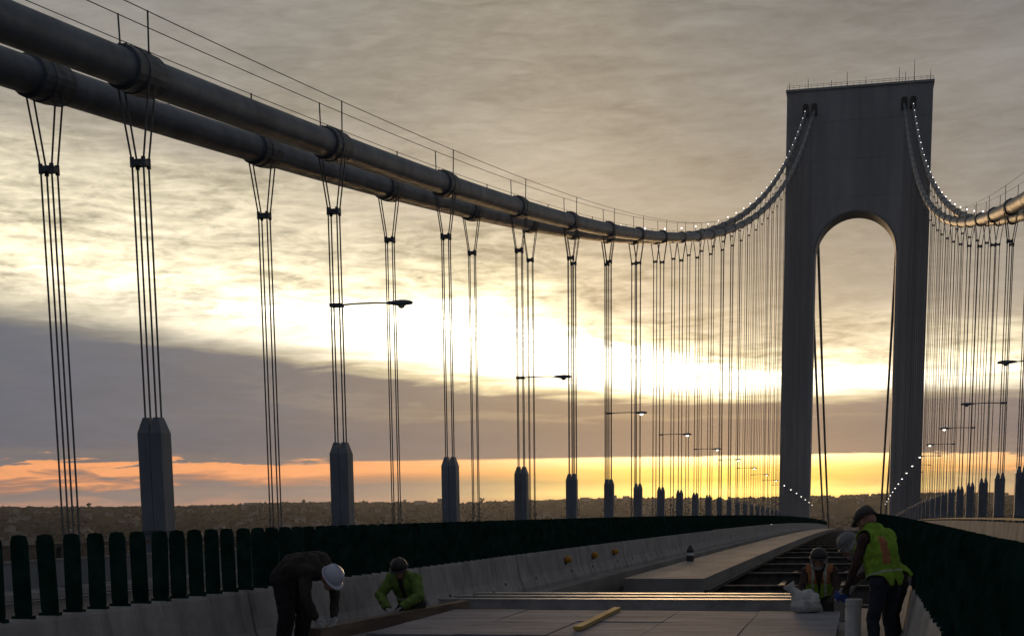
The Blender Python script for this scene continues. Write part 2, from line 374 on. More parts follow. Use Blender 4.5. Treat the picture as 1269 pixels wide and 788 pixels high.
# ------------------------------------------------------------------ main cables
CR = .475
def cable_obj(X, label, inner):
    root = empty('main_cable', (X, 0, 0), label=label, cat='cable', group=None)
    ys = Ys(-20, YT+2, 3.5)
    MB().tube([(0, y, cz(y)) for y in ys], CR, 20).build('cable', CABLE, root, smooth=True)
    # back span beyond the tower
    yb = Ys(YT+10, 900, 30); zb = lambda y: cz(YT)+(dk(900)+2-cz(YT))*((y-YT)/(900-YT)) - 9*(4*((y-YT)/(900-YT))*(1-(y-YT)/(900-YT)))
    MB().tube([(0, y, zb(y)) for y in yb], CR*1.1, 10).build('back_cable', CABLE, root, smooth=True)
    for n in range(-2, 32):
        Y = Y0+PAN*n
        if Y > YT-3: break
        sl_ = 2*.000307*(Y-YM); t = Vector((0, 1, sl_)).normalized(); c = Vector((0, Y, cz(Y)))
        seg = 20 if n < 8 else 10
        b = MB().tube([c-t*.80, c-t*.78, c-t*.3, c-t*.28, c+t*.28, c+t*.3, c+t*.78, c+t*.80],
                      [CR+.01, CR+.09, CR+.09, CR+.12, CR+.12, CR+.09, CR+.09, CR+.01], seg).build('cable_band', BAND, root)
        if n < 8:
            bb = MB()
            for s_ in (-1, 1):
                for k in range(6):
                    q = c+t*(-.65+.26*k)
                    bb.tube([q+Vector((s_*.10, 0, CR+.03)), q+Vector((s_*.10, 0, CR+.14))], .028, 6)
                bb.add([c+t*a+Vector((s_*.10+dx, 0, z)) for a in (-.76, .76) for z in (CR-.02, CR+.10) for dx in (-.02, .02)],
                       [(0, 2, 3, 1), (4, 5, 7, 6), (0, 1, 5, 4), (2, 6, 7, 3), (0, 4, 6, 2), (1, 3, 7, 5)])
            bb.build('band_bolts', BAND, b)
        if inner:
            for s_ in (-1, 1):
                MB().tube([c+Vector((s_*.40, 0, CR*.4)), c+Vector((s_*.43, 0, CR+1.02))], .024 if n < 12 else .03, 6).build('hand_rope_post', BAND, root)
            if n < 14:
                q = Y+PAN/2; MB().tube([(.1, q, cz(q)+CR-.05), (.1, q, cz(q)+CR+.16)], .025, 6).build('stay_post', BAND, root)
    if inner:
        for s_ in (-1, 1):
            MB().tube([(s_*.43, y, cz(y)+CR+1.0) for y in ys if y < YT-4], .014, 5).build('hand_rope', ROPE, root)
        MB().tube([(.1, y, cz(y)+CR+.13) for y in ys if y < YT-4], .012, 5).build('hand_rope', ROPE, root)
    return root
cable_obj(-AL, 'inner main cable with hand ropes, on the side of the lamp over the wide roadway', True)
cable_obj(-AL-SEP, 'outer main cable of the pair on the wide roadway side', False)
cable_obj(AR, 'inner main cable with hand ropes, above the tan parapet', True)
cable_obj(AR+SEP, 'outer main cable of the pair above the tan parapet', False)

# ------------------------------------------------------------------ suspenders, casings, lamps, cable lights
HC = 4.47
def suspender(X, n, label, group, outer):
    Y = Y0+PAN*n; c = cz(Y); d = dk(Y); root = empty('suspender', (X, Y, d), label=label, cat='suspender', group=group)
    zt = c-d; zc = zt-2.3; zb = -3.0 if outer else HC-.2
    rr = .027 if n < 6 else (.028 if n < 14 else .030)
    one = MB() if n >= 9 else None
    for sx_ in (-1, 1):
        for sy in (-1, 1):
            mb = one or MB()
            mb.tube([(sx_*(CR+.05), sy*.19, zt), (sx_*.45, sy*.185, zt-.35), (sx_*.165, sy*.15, zc), (sx_*.165, sy*.15, zb)], rr, 6 if n < 9 else 4)
            if not one: mb.build('rope', ROPE, root)
    cm = one or MB()
    for sx_ in (-1, 1):
        for sy in (-1, 1):
            cm.tube([(sx_*.165, sy*.15, zc-.13), (sx_*.165, sy*.15, zc+.13)], .062, 8 if n < 9 else 4)
    cm.box(-.21, .21, -.18, .18, zc-.075, zc+.075)
    if one: one.build('ropes', ROPE, root)
    else: cm.build('rope_clamp', BAND, root)
    return root
def casing_half(s_):
    a, b, hh = .008, .355, HC
    x0, x1 = (a, b) if s_ > 0 else (-b, -a)
    xm0, xm1 = (x0+.075, x1-.12) if s_ > 0 else (x0+.12, x1-.075)
    mb = MB()
    def ring(xa, xb, y, z): return [(xa, -y, z), (xb, -y, z), (xb, y, z), (xa, y, z)]
    vs = ring(x0, x1, .30, 0)+ring(x0, x1, .30, hh-.42)+ring(xm0, xm1, .17, hh)
    fs = [(3, 2, 1, 0), (8, 9, 10, 11)]+[(i+4*j, (i+1) % 4+4*j, (i+1) % 4+4*(j+1), i+4*(j+1)) for j in (0, 1) for i in range(4)]
    return mb.add(vs, fs)
chm = [casing_half(s_).mesh('casing_half', STEEL) for s_ in (-1, 1)]
strapm = MB().box(-.385, .385, -.33, .33, -.05, .05).mesh('strap', BAND)
def casing(X, n, label, group):
    Y = Y0+PAN*n; root = empty('anchor_casing', (X, Y, dk(Y)), label=label, cat='casing', group=group)
    for c_ in chm: obj('casing_half', c_, root)
    obj('strap', strapm, root, (0, 0, 1.35)); 
    return root
armm = MB().tube([(0, 0, 0), (.75, 0, .03), (1.55, 0, .03), (2.0, 0, 0)], [.036, .032, .03, .03], 8).mesh('arm', STEEL)
def headm():
    vs = []; fs = []; st = [(0, .05, .05, .04), (.12, .10, .07, .06), (.35, .17, .09, .10), (.55, .19, .10, .17), (.72, .17, .09, .10), (.90, .10, .06, .09), (.98, .04, .02, .07)]
    n = 10
    for x, wy, zt, zb in st:
        for k in range(n):
            q = 2*math.pi*k/n; z = math.sin(q); vs.append((x, wy*math.cos(q), z*(zt if z > 0 else zb)))
    for i in range(len(st)-1):
        for k in range(n): fs.append((i*n+k, i*n+(k+1) % n, (i+1)*n+(k+1) % n, (i+1)*n+k))
    fs += [tuple(range(n-1, -1, -1)), tuple((len(st)-1)*n+k for k in range(n))]
    return MB().add(vs, fs).mesh('lamp_head', STEEL, True)
hdm = headm()
lens_ = MB().lathe([(.02, -.09), (.09, -.07), (.13, -.02), (.13, .03)], 10)
lens_on, lens_off = lens_.mesh('lens', LIT, True), lens_.mesh('lens', GLASS, True)
brm = MB().box(-.22, .22, -.20, .20, -.06, .06).mesh('bracket', BAND)
def lamp(X, n, sgn, lit, label, group):
    Y = Y0+PAN*n; z = dk(Y)+9.42; root = empty('street_lamp', (X, Y, z), label=label, cat='street lamp', group=group)
    root.rotation_euler = (0, 0, 0 if sgn > 0 else math.pi)
    obj('bracket', brm, root); obj('arm', armm, root); h = obj('lamp_head', hdm, root, (1.95, 0, 0))
    obj('lens', lens_on if lit else lens_off, h, (.55, 0, -.12))
blm = MB().lathe([(.02, .0), (.06, .03), (.075, .09), (.06, .15), (.02, .18)], 10).mesh('bulb', LITB, True)
bsm = MB().tube([(0, 0, 0), (0, 0, .5)], .03, 6).mesh('bracket', BAND)
def cable_light(X, Y, label, group):
    root = empty('cable_light', (X, Y, cz(Y)+CR), label=label, cat='light', group=group)
    obj('bracket', bsm, root); obj('bulb', blm, root, (0, 0, .42))
for n in range(-1, 32):
    if Y0+PAN*n > YT-2: continue
    for X, S_ in ((-AL, 'L'), (AR, 'R')):
        o_X = X-SEP if S_ == 'L' else X+SEP
        if S_ == 'L':
            ti, to, tcs, tl = ('steel suspender ropes ending in a blue-grey casing beside the wide roadway', 'steel suspender ropes of the outer cable running down past the wide roadway',
                               'blue-grey casing with a pointed top around suspender ropes, wide roadway side', 'wide roadway side')
        else:
            ti, to, tcs, tl = ('steel suspender ropes ending in a casing behind the tan parapet', 'steel suspender ropes of the outer cable running down behind the tan parapet',
                               'dark casing with a pointed top around suspender ropes, behind the tan parapet', 'tan parapet side')
        suspender(X, n, ti, 'inner suspenders, '+tl, False)
        suspender(o_X, n, to, 'outer suspenders, '+tl, True)
        casing(X, n, tcs, 'suspender casings, '+tl)
        if n % 2 == 1 and n > 0:
            lit = n >= 5 if S_ == 'L' else n >= 7
            if n == 1 and S_ == 'L': lb = 'unlit street lamp on a long arm, on the second casing\'s suspender'
            elif S_ == 'L': lb = ('lit' if lit else 'unlit')+' street lamp on an arm from the suspenders, wide roadway side'
            else: lb = ('lit' if lit else 'unlit')+' street lamp on an arm from the suspenders above the tan parapet'
            lamp(X, n, 1 if S_ == 'L' else -1, lit, lb, ('lit' if lit else 'unlit')+' street lamps, '+tl)
        cable_light(o_X, Y0+PAN*(n+.5), 'small white light on top of the outer cable, '+tl, 'lights strung along the cables, '+tl)

# ------------------------------------------------------------------ tower
tw = empty('bridge_tower', (XC, YT, 0), label='tall grey steel bridge tower with an arched portal', cat='tower')
HW, TOP, DEP = 23.25, EYE+132.3, 13.0
IW0, IW1, SPR = 13.5, 13.15, EYE+80.5
def leg(s_):
    pts = [(s_*IW0, WATER+1), (s_*(HW+.6), WATER+1), (s_*HW, SPR-.02), (s_*IW1, SPR-.02)]
    return MB().prism(pts, 0, DEP).build('leg', TOWER, tw)
leg(-1); leg(1)
arc = [(IW1*math.cos(a), SPR+IW1*1.0*math.sin(a)) for a in [math.pi*i/32 for i in range(33)]]
poly = [(HW, SPR)]+[(HW, TOP), (-HW, TOP), (-HW, SPR)]+arc[::-1]
mb = MB(); nP = len(poly)
# portal: outer box joined to the arch by quads, front and back
def portal():
    vs = []; fs = []
    outer = []
    for (x, z) in arc:
        a = math.atan2(z-SPR, x); c, s_ = math.cos(a), math.sin(a)
        t = min(HW/abs(c) if abs(c) > 1e-6 else 1e9, (TOP-SPR)/s_ if s_ > 1e-6 else 1e9); outer.append((c*t, SPR+s_*t))
    # add exact corners
    ca = math.atan2(TOP-SPR, HW)
    ang = sorted(set([math.pi*i/32 for i in range(33)]+[ca, math.pi-ca]))
    inn = [(IW1*math.cos(a), SPR+IW1*math.sin(a)) for a in ang]; out = []
    for a in ang:
        c, s_ = math.cos(a), math.sin(a)
        t = min(HW/abs(c) if abs(c) > 1e-6 else 1e9, (TOP-SPR)/s_ if s_ > 1e-6 else 1e9); out.append((c*t, SPR+s_*t))
    k = len(ang)
    for y in (0, DEP):
        vs += [(x, y, z) for x, z in inn]+[(x, y, z) for x, z in out]
    for i in range(k-1):
        fs.append((i, i+1, k+i+1, k+i)); o = 2*k
        fs.append((o+i, o+k+i, o+k+i+1, o+i+1)); fs.append((i, o+i, o+i+1, i+1)); fs.append((k+i, k+i+1, o+k+i+1, o+k+i))
    fs.append((0, k, 3*k, 2*k)); fs.append((k-1, 3*k-1, 4*k-1, 2*k-1)[::-1])
    return MB().add(vs, fs)
po = portal().build('portal', TOWER, tw)
rim = MB(); n = 32
for i in range(n):
    a0, a1 = math.pi*i/n, math.pi*(i+1)/n
    vs = [((IW1+d)*math.cos(a), y, SPR+(IW1+d)*math.sin(a)) for a in (a0, a1) for y in (-.22, .02) for d in (-.12, .45)]
    rim.add(vs, [(0, 1, 3, 2), (4, 6, 7, 5), (0, 4, 5, 1), (2, 3, 7, 6), (0, 2, 6, 4), (1, 5, 7, 3)])
rim.build('arch_rim', STEEL, po)
for x in (-19.2, -15.2, -9.4, -4.7, 0, 4.7, 9.4, 15.2, 19.2):
    z0 = SPR+math.sqrt(max(0, IW1**2-x*x))+.8 if abs(x) < IW1 else -12
    MB().box(x-.22, x+.22, -.16, .02, z0, TOP-1.6).build('plate_strip', TOWER, tw)
for z in (SPR+18, SPR+30, SPR+42):
    MB().box(-HW+.3, HW-.3, -.07, .03, z-.12, z+.12).build('seam_strip', TOWER, po)
MB().box(-HW-.35, HW+.35, -.5, DEP+.5, TOP, TOP+.7).build('cap', TOWER, tw)
rail = MB()
for i in range(25):
    x = -HW+.1+i*(2*HW-.2)/24; rail.box(x-.04, x+.04, -.3, -.22, TOP+.7, TOP+1.9)
for z in (1.3, 1.85): rail.box(-HW, HW, -.29, -.23, TOP+z-.04, TOP+z+.04)
rail.build('railing', DARK, tw)
for x, h in ((-22.5, 2.4), (-16.5, 3.2), (-9, 2.2), (-4.0, 4.5), (2, 2.4), (12.5, 4.6), (14.5, 3.0), (17.2, 6.5), (22.3, 3.2)):
    MB().tube([(x, .5, TOP+.7), (x, .5, TOP+.7+h)], [.12, .07], 6).build('antenna', DARK, tw)
for X in (-AL-SEP, -AL, AR, AR+SEP):
    x = X-XC; z = cz(YT)
    MB().prism([(x-1.0, z-1.5), (x+1.0, z-1.5), (x+1.0, z+1.6), (x+.6, z+2.3), (x-.6, z+2.3), (x-1.0, z+1.6)], -.5, .05).build('saddle_recess_shade', DARK, tw)  # solid dark block stands in for the shaded recess at each cable entry

# ------------------------------------------------------------------ foreground: platform, beams, small things
def at_deck(Y): return dk(Y)
pf = empty('deck_platform', (0, 0, 0), label='low platform of weathered grey sheets in front of the steel beams', cat='platform')
px0, px1, py0, py1 = -6.25, -.28, 17.9, 22.15
zp = .13
prg = random.Random(5)
cols_ = 5; cw = (px1-px0)/cols_
for i in range(cols_):
    for j in range(2):
        hgt = (py1-py0)/2
        a = MB().box(-cw/2+.006, cw/2-.006, -hgt/2+.006, hgt/2-.006, -.03, 0)
        s_ = a.build('sheet', PLY, pf, loc=(px0+cw*(i+.5), py0+hgt*(j+.5), zp+prg.uniform(-.004, .006)))
        s_.rotation_euler = (R(prg.uniform(-.15, .15)), R(prg.uniform(-.25, .25)), R(prg.uniform(-.2, .2)))
for k in range(7):
    Y = py0+.1+k*(py1-py0-.2)/6
    MB().box(px0+.03, px1-.03, -.05, .05, 0, zp-.04-dk(Y)).build('joist', TIMB2, pf, loc=(0, Y, dk(Y)-.0))
def ibeam(L_, h=.34, wd=.30):      # closed box section with a lip along the top and an open, thick-walled end
    mb = MB().box(-L_/2, L_/2, -wd/2, wd/2, h-.025, h).box(-L_/2+.02, L_/2-.02, -wd/2+.012, wd/2-.012, .03, h-.0252)
    return mb.box(-L_/2, L_/2, -wd/2, wd/2, 0, .0298)
for i, (xa, xb, Y, rz, lb) in enumerate(((-7.02, -.22, 24.0, .4, 'long steel beam lying across the deck, closest of three to the grey platform'),
                                      (-6.98, -.30, 24.85, .1, 'middle one of three steel beams lying across the deck'),
                                      (-6.85, -.30, 25.7, -.2, 'steel beam lying across the deck, closest of three to the open trench'))):
    o = ibeam(xb-xa).build('steel_beam', BEAM, None, loc=((xa+xb)/2, Y, dk(Y)+.004)); o.rotation_euler = (0, 0, R(rz)); tag(o, lb, 'beam')
    for s_ in (-1, 1):
        MB().tube([(0, 0, 0), (0, 0, .03), (0, 0, .05)], [.03, .03, .018], 8).build('stud', BEAM, o, loc=(s_*((xb-xa)/2-.35), 0, .341))
o = MB().box(-.055, .055, -1.75, 1.75, 0, .05).build('timber_plank', TIMBER, None, loc=(-3.6, 20.3, zp+.009)); o.rotation_euler = (0, 0, R(.8))
tag(o, 'yellow timber plank lying on the grey platform', 'plank')
o = MB().box(-.09, .09, -2.9, 2.9, 0, .17).build('timber_beam', TIMB2, None, loc=(-6.62, 20.2, dk(20.2)+.15)); o.rotation_euler = (R(-.3), 0, R(-4))
tag(o, 'long brown timber between the platform and the barrier, under the workers\' hands', 'timber')
o.location = (-6.58, 20.3, dk(20.3)+.18)
for y in (-2.2, 2.2):
    MB().box(-.12, .12, -.1, .1, -.19, -.003).build('block', TIMB2, o, loc=(0, y, 0))
# canister on the slab
cn = empty('canister', (-6.05, 53.0, dk(53)+.003), label='small dark canister with a pale band standing on the slab by the barrier', cat='canister')
MB().lathe([(.13, 0), (.14, .03), (.14, .20), (.14, .205)], 14).build('base', DARK, cn, smooth=False)
MB().lathe([(.142, 0), (.142, .1)], 14).build('band', WHITE, cn, loc=(0, 0, .205))
MB().lathe([(.14, 0), (.13, .12), (.06, .2), (.05, .26)], 14).build('neck', DARK, cn, loc=(0, 0, .306))
# white pipe by the standing worker
o = MB().lathe([(.10, 0), (.10, .02), (.095, .03), (.095, .60), (.105, .61), (.105, .68), (.085, .69), (.085, .62)], 18).build('plastic_pipe', WHITE, None, smooth=False, loc=(-.08, 18.35, dk(18.35)+.004))
tag(o, 'upright white plastic pipe standing beside the standing worker\'s legs', 'pipe')
# tub
tbx = empty('tub', (-.85, 17.0, dk(17.0)+.003), label='round grey tub standing on the deck in front of the platform', cat='tub')
MB().lathe([(.20, 0), (.26, .26), (.25, .26), (.19, .02)], 24).build('wall', mat('grey_tub', (.22, .20, .23), .5), tbx, smooth=True)
ring = [(.27*math.cos(2*math.pi*i/32), .27*math.sin(2*math.pi*i/32), .27) for i in range(33)]
MB().tube(ring, .016, 6, caps=False).build('rim', mat('tub_rim', (.40, .36, .40), .4), tbx, smooth=True)
# white sack
def lumpy(seed, rx, ry, rz_, amp, name, ma, fr=3.):
    b = bmesh.new(); bmesh.ops.create_icosphere(b, subdivisions=4, radius=1)
    for v in b.verts:
        n_ = mnoise.fractal(v.co*fr*.5+Vector((seed, 0, 0)), 1., 2., 4)
        f = 1+amp*n_+.12*abs(mnoise.noise(v.co*fr+Vector((0, seed, 0))))
        v.co = Vector((v.co.x*rx*f, v.co.y*ry*f, max(-rz_*.62, v.co.z*rz_*f)))
    me = bpy.data.meshes.new(name); b.to_mesh(me); b.free(); me.materials.append(ma)
    me.polygons.foreach_set('use_smooth', [True]*len(me.polygons)); return me
sk = obj('white_sack', lumpy(3, .22, .2, .19, .28, 'white_sack', CLOTHB), None, (-.83, 22.95, dk(22.95)+.36))
sk.location = (-.80, 22.0, zp+.13)
tag(sk, 'crumpled white sack lying on the platform beside the crouching worker', 'sack')
nb = MB().tube([(0, 0, 0), (-.05, 0, .07), (-.12, 0, .13), (-.17, 0, .20)], [.12, .07, .06, .10], 10).build('sack_neck', CLOTHB, sk, True, loc=(-.08, 0, .08))

# ------------------------------------------------------------------ vehicles beyond the crest on the wide roadway
def car(X, Y, wd, ln, ht, c, label, big=False):
    root = empty('car' if not big else 'van', (X, Y, dk(Y)), label=label, cat='van' if big else 'car')
    root.rotation_euler = (math.atan(slope(Y)), 0, 0)
    ma = mat('car_paint_%d' % int(X*10), c, .3, var=.05, coat=.5)
    gl = mat('car_glass', (.02, .02, .025), .1)
    tyre = mat('tyre', (.02, .02, .02), .9)
    h1 = ht*.55
    body = [(-ln/2, .25), (ln/2, .25), (ln/2, h1*.95), (ln/2-.15, h1), (-ln/2+.2, h1), (-ln/2, h1*.8)]
    cab = [(-ln/2+(.25 if big else 1.0), h1+.002), (ln/2-.1 if big else ln/2-.5, h1+.002), (ln/2-.15 if big else ln/2-1.0, ht), (-ln/2+(.6 if big else 1.7), ht)]
    def xp(poly, hw, tp=0):
        k = len(poly); vs = [(-hw, y, z) for y, z in poly]+[(hw, y, z) for y, z in poly]
        return MB().add(vs, [tuple(range(k)), tuple(range(2*k-1, k-1, -1))]+[(i, i+k, (i+1) % k+k, (i+1) % k) for i in range(k)])
    bd = xp(body, wd/2).build('body', ma, root); xp(cab, wd/2-.12).build('cabin', ma, root)
    y0 = cab[0][0]; y1 = cab[3][0]
    MB().add([(s_*(wd/2-.2), y0+(y1-y0)*t-.012, h1+.06+(ht-h1-.12)*t) for t in (0, .95) for s_ in (-1, 1)], [(0, 1, 3, 2)]).build('windscreen', gl, root)
    for s_ in (-1, 1):
        for y in (-ln/2+.8, ln/2-.8):
            MB().tube([(s_*(wd/2-.2), y, .32), (s_*(wd/2+.01), y, .32)], .32, 14).build('wheel', tyre, root)
        MB().box(s_*(wd/2-.3)-.14, s_*(wd/2-.3)+.14, -ln/2-.03, -ln/2+.05, .58, .76).build('headlight', LITB, root)
car(-11.0, 262, 1.8, 4.4, 1.45, (.35, .06, .05), 'red car with lit headlights coming over the crest of the wide roadway')
car(-13.8, 292, 2.1, 5.5, 2.4, (.55, .55, .55), 'pale van with lit headlights coming over the crest of the wide roadway', True)
car(-11.4, 308, 1.8, 4.5, 1.5, (.12, .13, .15), 'dark car with lit headlights following the red car')
car(-14.2, 250, 1.8, 4.4, 1.45, (.5, .5, .5), 'silver car with lit headlights ahead of the pale van')

# ------------------------------------------------------------------ people
def capsule(a, b, ra, rb, n=10):
    a, b = Vector(a), Vector(b); d = b-a; L_ = d.length
    if L_ < 1e-5: d = Vector((0, 0, 1)); L_ = 0
    t = d.normalized(); x = t.cross(Vector((0, 0, 1)) if abs(t.z) < .9 else Vector((1, 0, 0))).normalized(); y = t.cross(x)
    vs = []; fs = []; rings = []
    for i in range(1, 5): q = -math.pi/2+math.pi/2*i/4; rings.append((a+t*ra*math.sin(q), ra*math.cos(q)))
    for i in range(0, 4): q = math.pi/2*i/4; rings.append((b+t*rb*math.sin(q), rb*math.cos(q)))
    for c, r_ in rings:
        for k in range(n):
            q = 2*math.pi*k/n; vs.append(c+(x*math.cos(q)+y*math.sin(q))*r_)
    for i in range(len(rings)-1):
        for k in range(n): fs.append((i*n+k, i*n+(k+1) % n, (i+1)*n+(k+1) % n, (i+1)*n+k))
    s0 = len(vs); vs.append(a-t*ra); vs.append(b+t*rb)
    for k in range(n):
        fs.append((s0, (k+1) % n, k)); o = (len(rings)-1)*n; fs.append((s0+1, o+k, o+(k+1) % n))
    return vs, fs
TAGS = ['torso', 'arm', 'leg', 'boot', 'head', 'hand']
SKIN = mat('skin', (.36, .20, .14), .6, var=.08, scale=12)
BOOT = mat('boot_leather', (.06, .045, .035), .6)
EYE_M = mat('eye_dark', (.02, .015, .012), .2)
def cloth(name, c): return mat(name, c, .88, var=.2, scale=9, bump=.5, bscale=30, gen=True)
LIME2 = cloth('dull_lime_fabric', (.15, .235, .045)); LIME = cloth('lime_fabric', (.24, .42, .035)); ORANGE = cloth('orange_fabric', (.44, .17, .07)); SILVER = mat('reflective_tape', (.40, .42, .36), .35, var=.1)
def V(*a): return Vector(a)
def add_hand(pr, wr, d, nrm, side, curl=.5):
    d = d.normalized(); nrm = (nrm-d*nrm.dot(d)).normalized(); s_ = d.cross(nrm)*side
    for k, (o, l) in enumerate(((-.033, .058), (-.011, .072), (.012, .078), (.036, .070))):
        kn = wr+d*.088+s_*o
        pr.append((wr+s_*o*.5, kn, .018, .0145, 'hand'))
        a1 = curl*.7; d1 = d*math.cos(a1)+nrm*math.sin(a1)+s_*o*1.5
        a2 = curl*1.7; d2 = d*math.cos(a2)+nrm*math.sin(a2)+s_*o*1.2
        m1 = kn+d1.normalized()*l*.52; pr.append((kn, m1, .0115, .0105, 'hand')); pr.append((m1, m1+d2.normalized()*l*.55, .0105, .0085, 'hand'))
    t0 = wr+d*.03+s_*.034; t1 = t0+(d*.6+s_*.75+nrm*.3).normalized()*.042; t2 = t1+(d*.9+s_*.25+nrm*.45).normalized()*.036
    pr += [(wr+d*.01+s_*.01, t0, .018, .016, 'hand'), (t0, t1, .0145, .013, 'hand'), (t1, t2, .0125, .0095, 'hand')]
def person(loc, rz, J, cols, label, vest=None, hat=None, scale=1., curl=.6, hood=None, bulk=1.):
    root = empty('person', loc, rz, label, 'person'); root.scale = (scale,)*3
    pr = []
    lat = (J['sR']-J['sL']).normalized()
    latp = (J['hR']-J['hL']).normalized()
    pel, wst, chs, nck, hed = (J[k] for k in ('pel', 'wst', 'chs', 'nck', 'hed'))
    pr.append((J['hL'], J['hR'], .118, .118, 'leg'))
    for o in (-.065, .065):
        pr.append((pel+latp*o, wst+lat*o, .125, .115, 'torso')); pr.append((wst+lat*o, chs+lat*o*1.35, .118, .122, 'torso'))
        pr.append((chs+lat*o*1.2, nck+lat*o*.6, .11, .07, 'torso'))
    pr.append((J['sL'], J['sR'], .078, .078, 'torso'))
    hf, hu = J['hf'].normalized(), J['hu'].normalized(); hu = (hu-hf*hu.dot(hf)).normalized(); hr = hf.cross(hu)
    pr += [(nck, hed-hu*.05, .060, .055, 'head'), (hed-hf*.025+hu*.02, hed+hf*.03+hu*.03, .098, .090, 'head'),
           (hed+hf*.03-hu*.02, hed+hf*.055-hu*.075, .078, .050, 'head'), (hed+hf*.095+hu*.015, hed+hf*.118-hu*.025, .012, .018, 'head'),
           (hed+hf*.085-hr*.03+hu*.03, hed+hf*.085+hr*.03+hu*.03, .020, .020, 'head'), (hed+hf*.088-hr*.018-hu*.06, hed+hf*.088+hr*.018-hu*.06, .014, .014, 'head')]
    for s_ in (-1, 1): pr.append((hed+hr*s_*.092+hu*.02-hf*.01, hed+hr*s_*.095-hu*.03-hf*.005, .020, .014, 'head'))
    for q, s_ in (('L', -1), ('R', 1)):
        S_, E_, W_ = J['s'+q], J['e'+q], J['w'+q]
        pr += [(S_, E_, .070, .055, 'arm'), (E_, W_, .054, .042, 'arm')]
        add_hand(pr, W_+(W_-E_).normalized()*.02, J.get('d'+q, (W_-E_)), J.get('n'+q, V(0, 0, -1)), -s_ if J.get('flip') else s_, curl)
        H_, K_, A_ = J['h'+q], J['k'+q], J['a'+q]
        fd = J.get('f'+q, V(0, 1, 0)).normalized()
        pr += [(H_, K_, .105, .074, 'leg'), (K_, A_, .074, .060, 'leg'), (A_-fd*.05-V(0, 0, .02), A_+fd*.16-V(0, 0, .045), .052, .042, 'boot'), (A_+V(0, 0, .10), A_, .06, .055, 'boot')]
    if bulk != 1.: pr = [(a, b, ra*(bulk if t_ in ('torso', 'leg') else (1+bulk)/2 if t_ == 'arm' else 1), rb*(bulk if t_ in ('torso', 'leg') else (1+bulk)/2 if t_ == 'arm' else 1), t_) for a, b, ra, rb, t_ in pr]
    mb = MB()
    for a, b, ra, rb, tg in pr: mb.add(*capsule(a, b, ra, rb))
    me = bpy.data.meshes.new('tmp'); me.from_pydata(mb.v, [], mb.f)
    tmp = bpy.data.objects.new('tmp', me); col.objects.link(tmp)
    rm = tmp.modifiers.new('r', 'REMESH'); rm.mode = 'VOXEL'; rm.voxel_size = .0075
    sm = tmp.modifiers.new('s', 'SMOOTH'); sm.factor = .5; sm.iterations = 4
    dg = bpy.context.evaluated_depsgraph_get(); body = bpy.data.meshes.new_from_object(tmp.evaluated_get(dg)); body.name = 'body'
    bpy.data.objects.remove(tmp)
    nv = len(body.vertices); co = np.empty(nv*3); body.vertices.foreach_get('co', co); co = co.reshape(-1, 3)
    Aa = np.array([p[0] for p in pr]); Bb = np.array([p[1] for p in pr]); ra = np.array([p[2] for p in pr]); rb = np.array([p[3] for p in pr]); tg = np.array([TAGS.index(p[4]) for p in pr])
    def near(pts):
        out = np.empty(len(pts), int); best = np.full(len(pts), 1e9)
        for i in range(len(pr)):
            d = Bb[i]-Aa[i]; t = np.clip(((pts-Aa[i])@d)/(d@d+1e-9), 0, 1); ds = np.linalg.norm(pts-Aa[i]-t[:, None]*d, axis=1)-(ra[i]+(rb[i]-ra[i])*t)
            k = ds < best; best[k] = ds[k]; out[k] = tg[i]
        return out
    vt = near(co)
    body.calc_loop_triangles()
    nrm = np.empty(nv*3); body.vertices.foreach_get('normal', nrm); nrm = nrm.reshape(-1, 3)
    isc = np.isin(vt, [0, 1, 2])
    wr = np.array([mnoise.noise(Vector(c)*13)+.6*mnoise.noise(Vector((c[0]*26, c[1]*26, c[2]*18))) for c in co])
    co2 = co+nrm*(wr*.011*isc)[:, None]
    body.vertices.foreach_set('co', co2.ravel())
    npoly = len(body.polygons); lt = np.empty(npoly, int); body.polygons.foreach_get('loop_total', lt); ls = np.empty(npoly, int); body.polygons.foreach_get('loop_start', ls)
    lv = np.empty(len(body.loops), int); body.loops.foreach_get('vertex_index', lv)
    pt = vt[lv[ls]]
    for k in ('torso', 'arm', 'leg', 'boot', 'head', 'hand'): body.materials.append(cols[k])
    body.polygons.foreach_set('material_index', pt.astype(np.int32)); body.polygons.foreach_set('use_smooth', [True]*npoly)
    body.update(); obj('body', body, root)
    for s_ in (-1, 1):
        b = bmesh.new(); bmesh.ops.create_icosphere(b, subdivisions=1, radius=.013); em = bpy.data.meshes.new('eye'); b.to_mesh(em); b.free(); em.materials.append(EYE_M)
        obj('eye', em, root, tuple(hed+hf*.098+hr*s_*.034+hu*.008))
    pc = np.array([co2[lv[ls[i]:ls[i]+lt[i]]].mean(0) for i in range(npoly)])
    def shell(name, sel, off, mats, midx):
        ids = np.nonzero(sel)[0]; vmap = {}; vs = []; fs = []
        for i in ids:
            f = []
            for v in lv[ls[i]:ls[i]+lt[i]]:
                if v not in vmap: vmap[v] = len(vs); vs.append(tuple(co2[v]+nrm[v]*off))
                f.append(vmap[v])
            fs.append(tuple(f))
        sh = bpy.data.meshes.new(name); sh.from_pydata(vs, [], fs)
        for q in mats: sh.materials.append(q)
        sh.polygons.foreach_set('material_index', midx[ids].astype(np.int32)); sh.polygons.foreach_set('use_smooth', [True]*len(ids))
        so = obj(name, sh, root); so_ = so.modifiers.new('t', 'SOLIDIFY'); so_.thickness = .008; so_.offset = 1
        return so
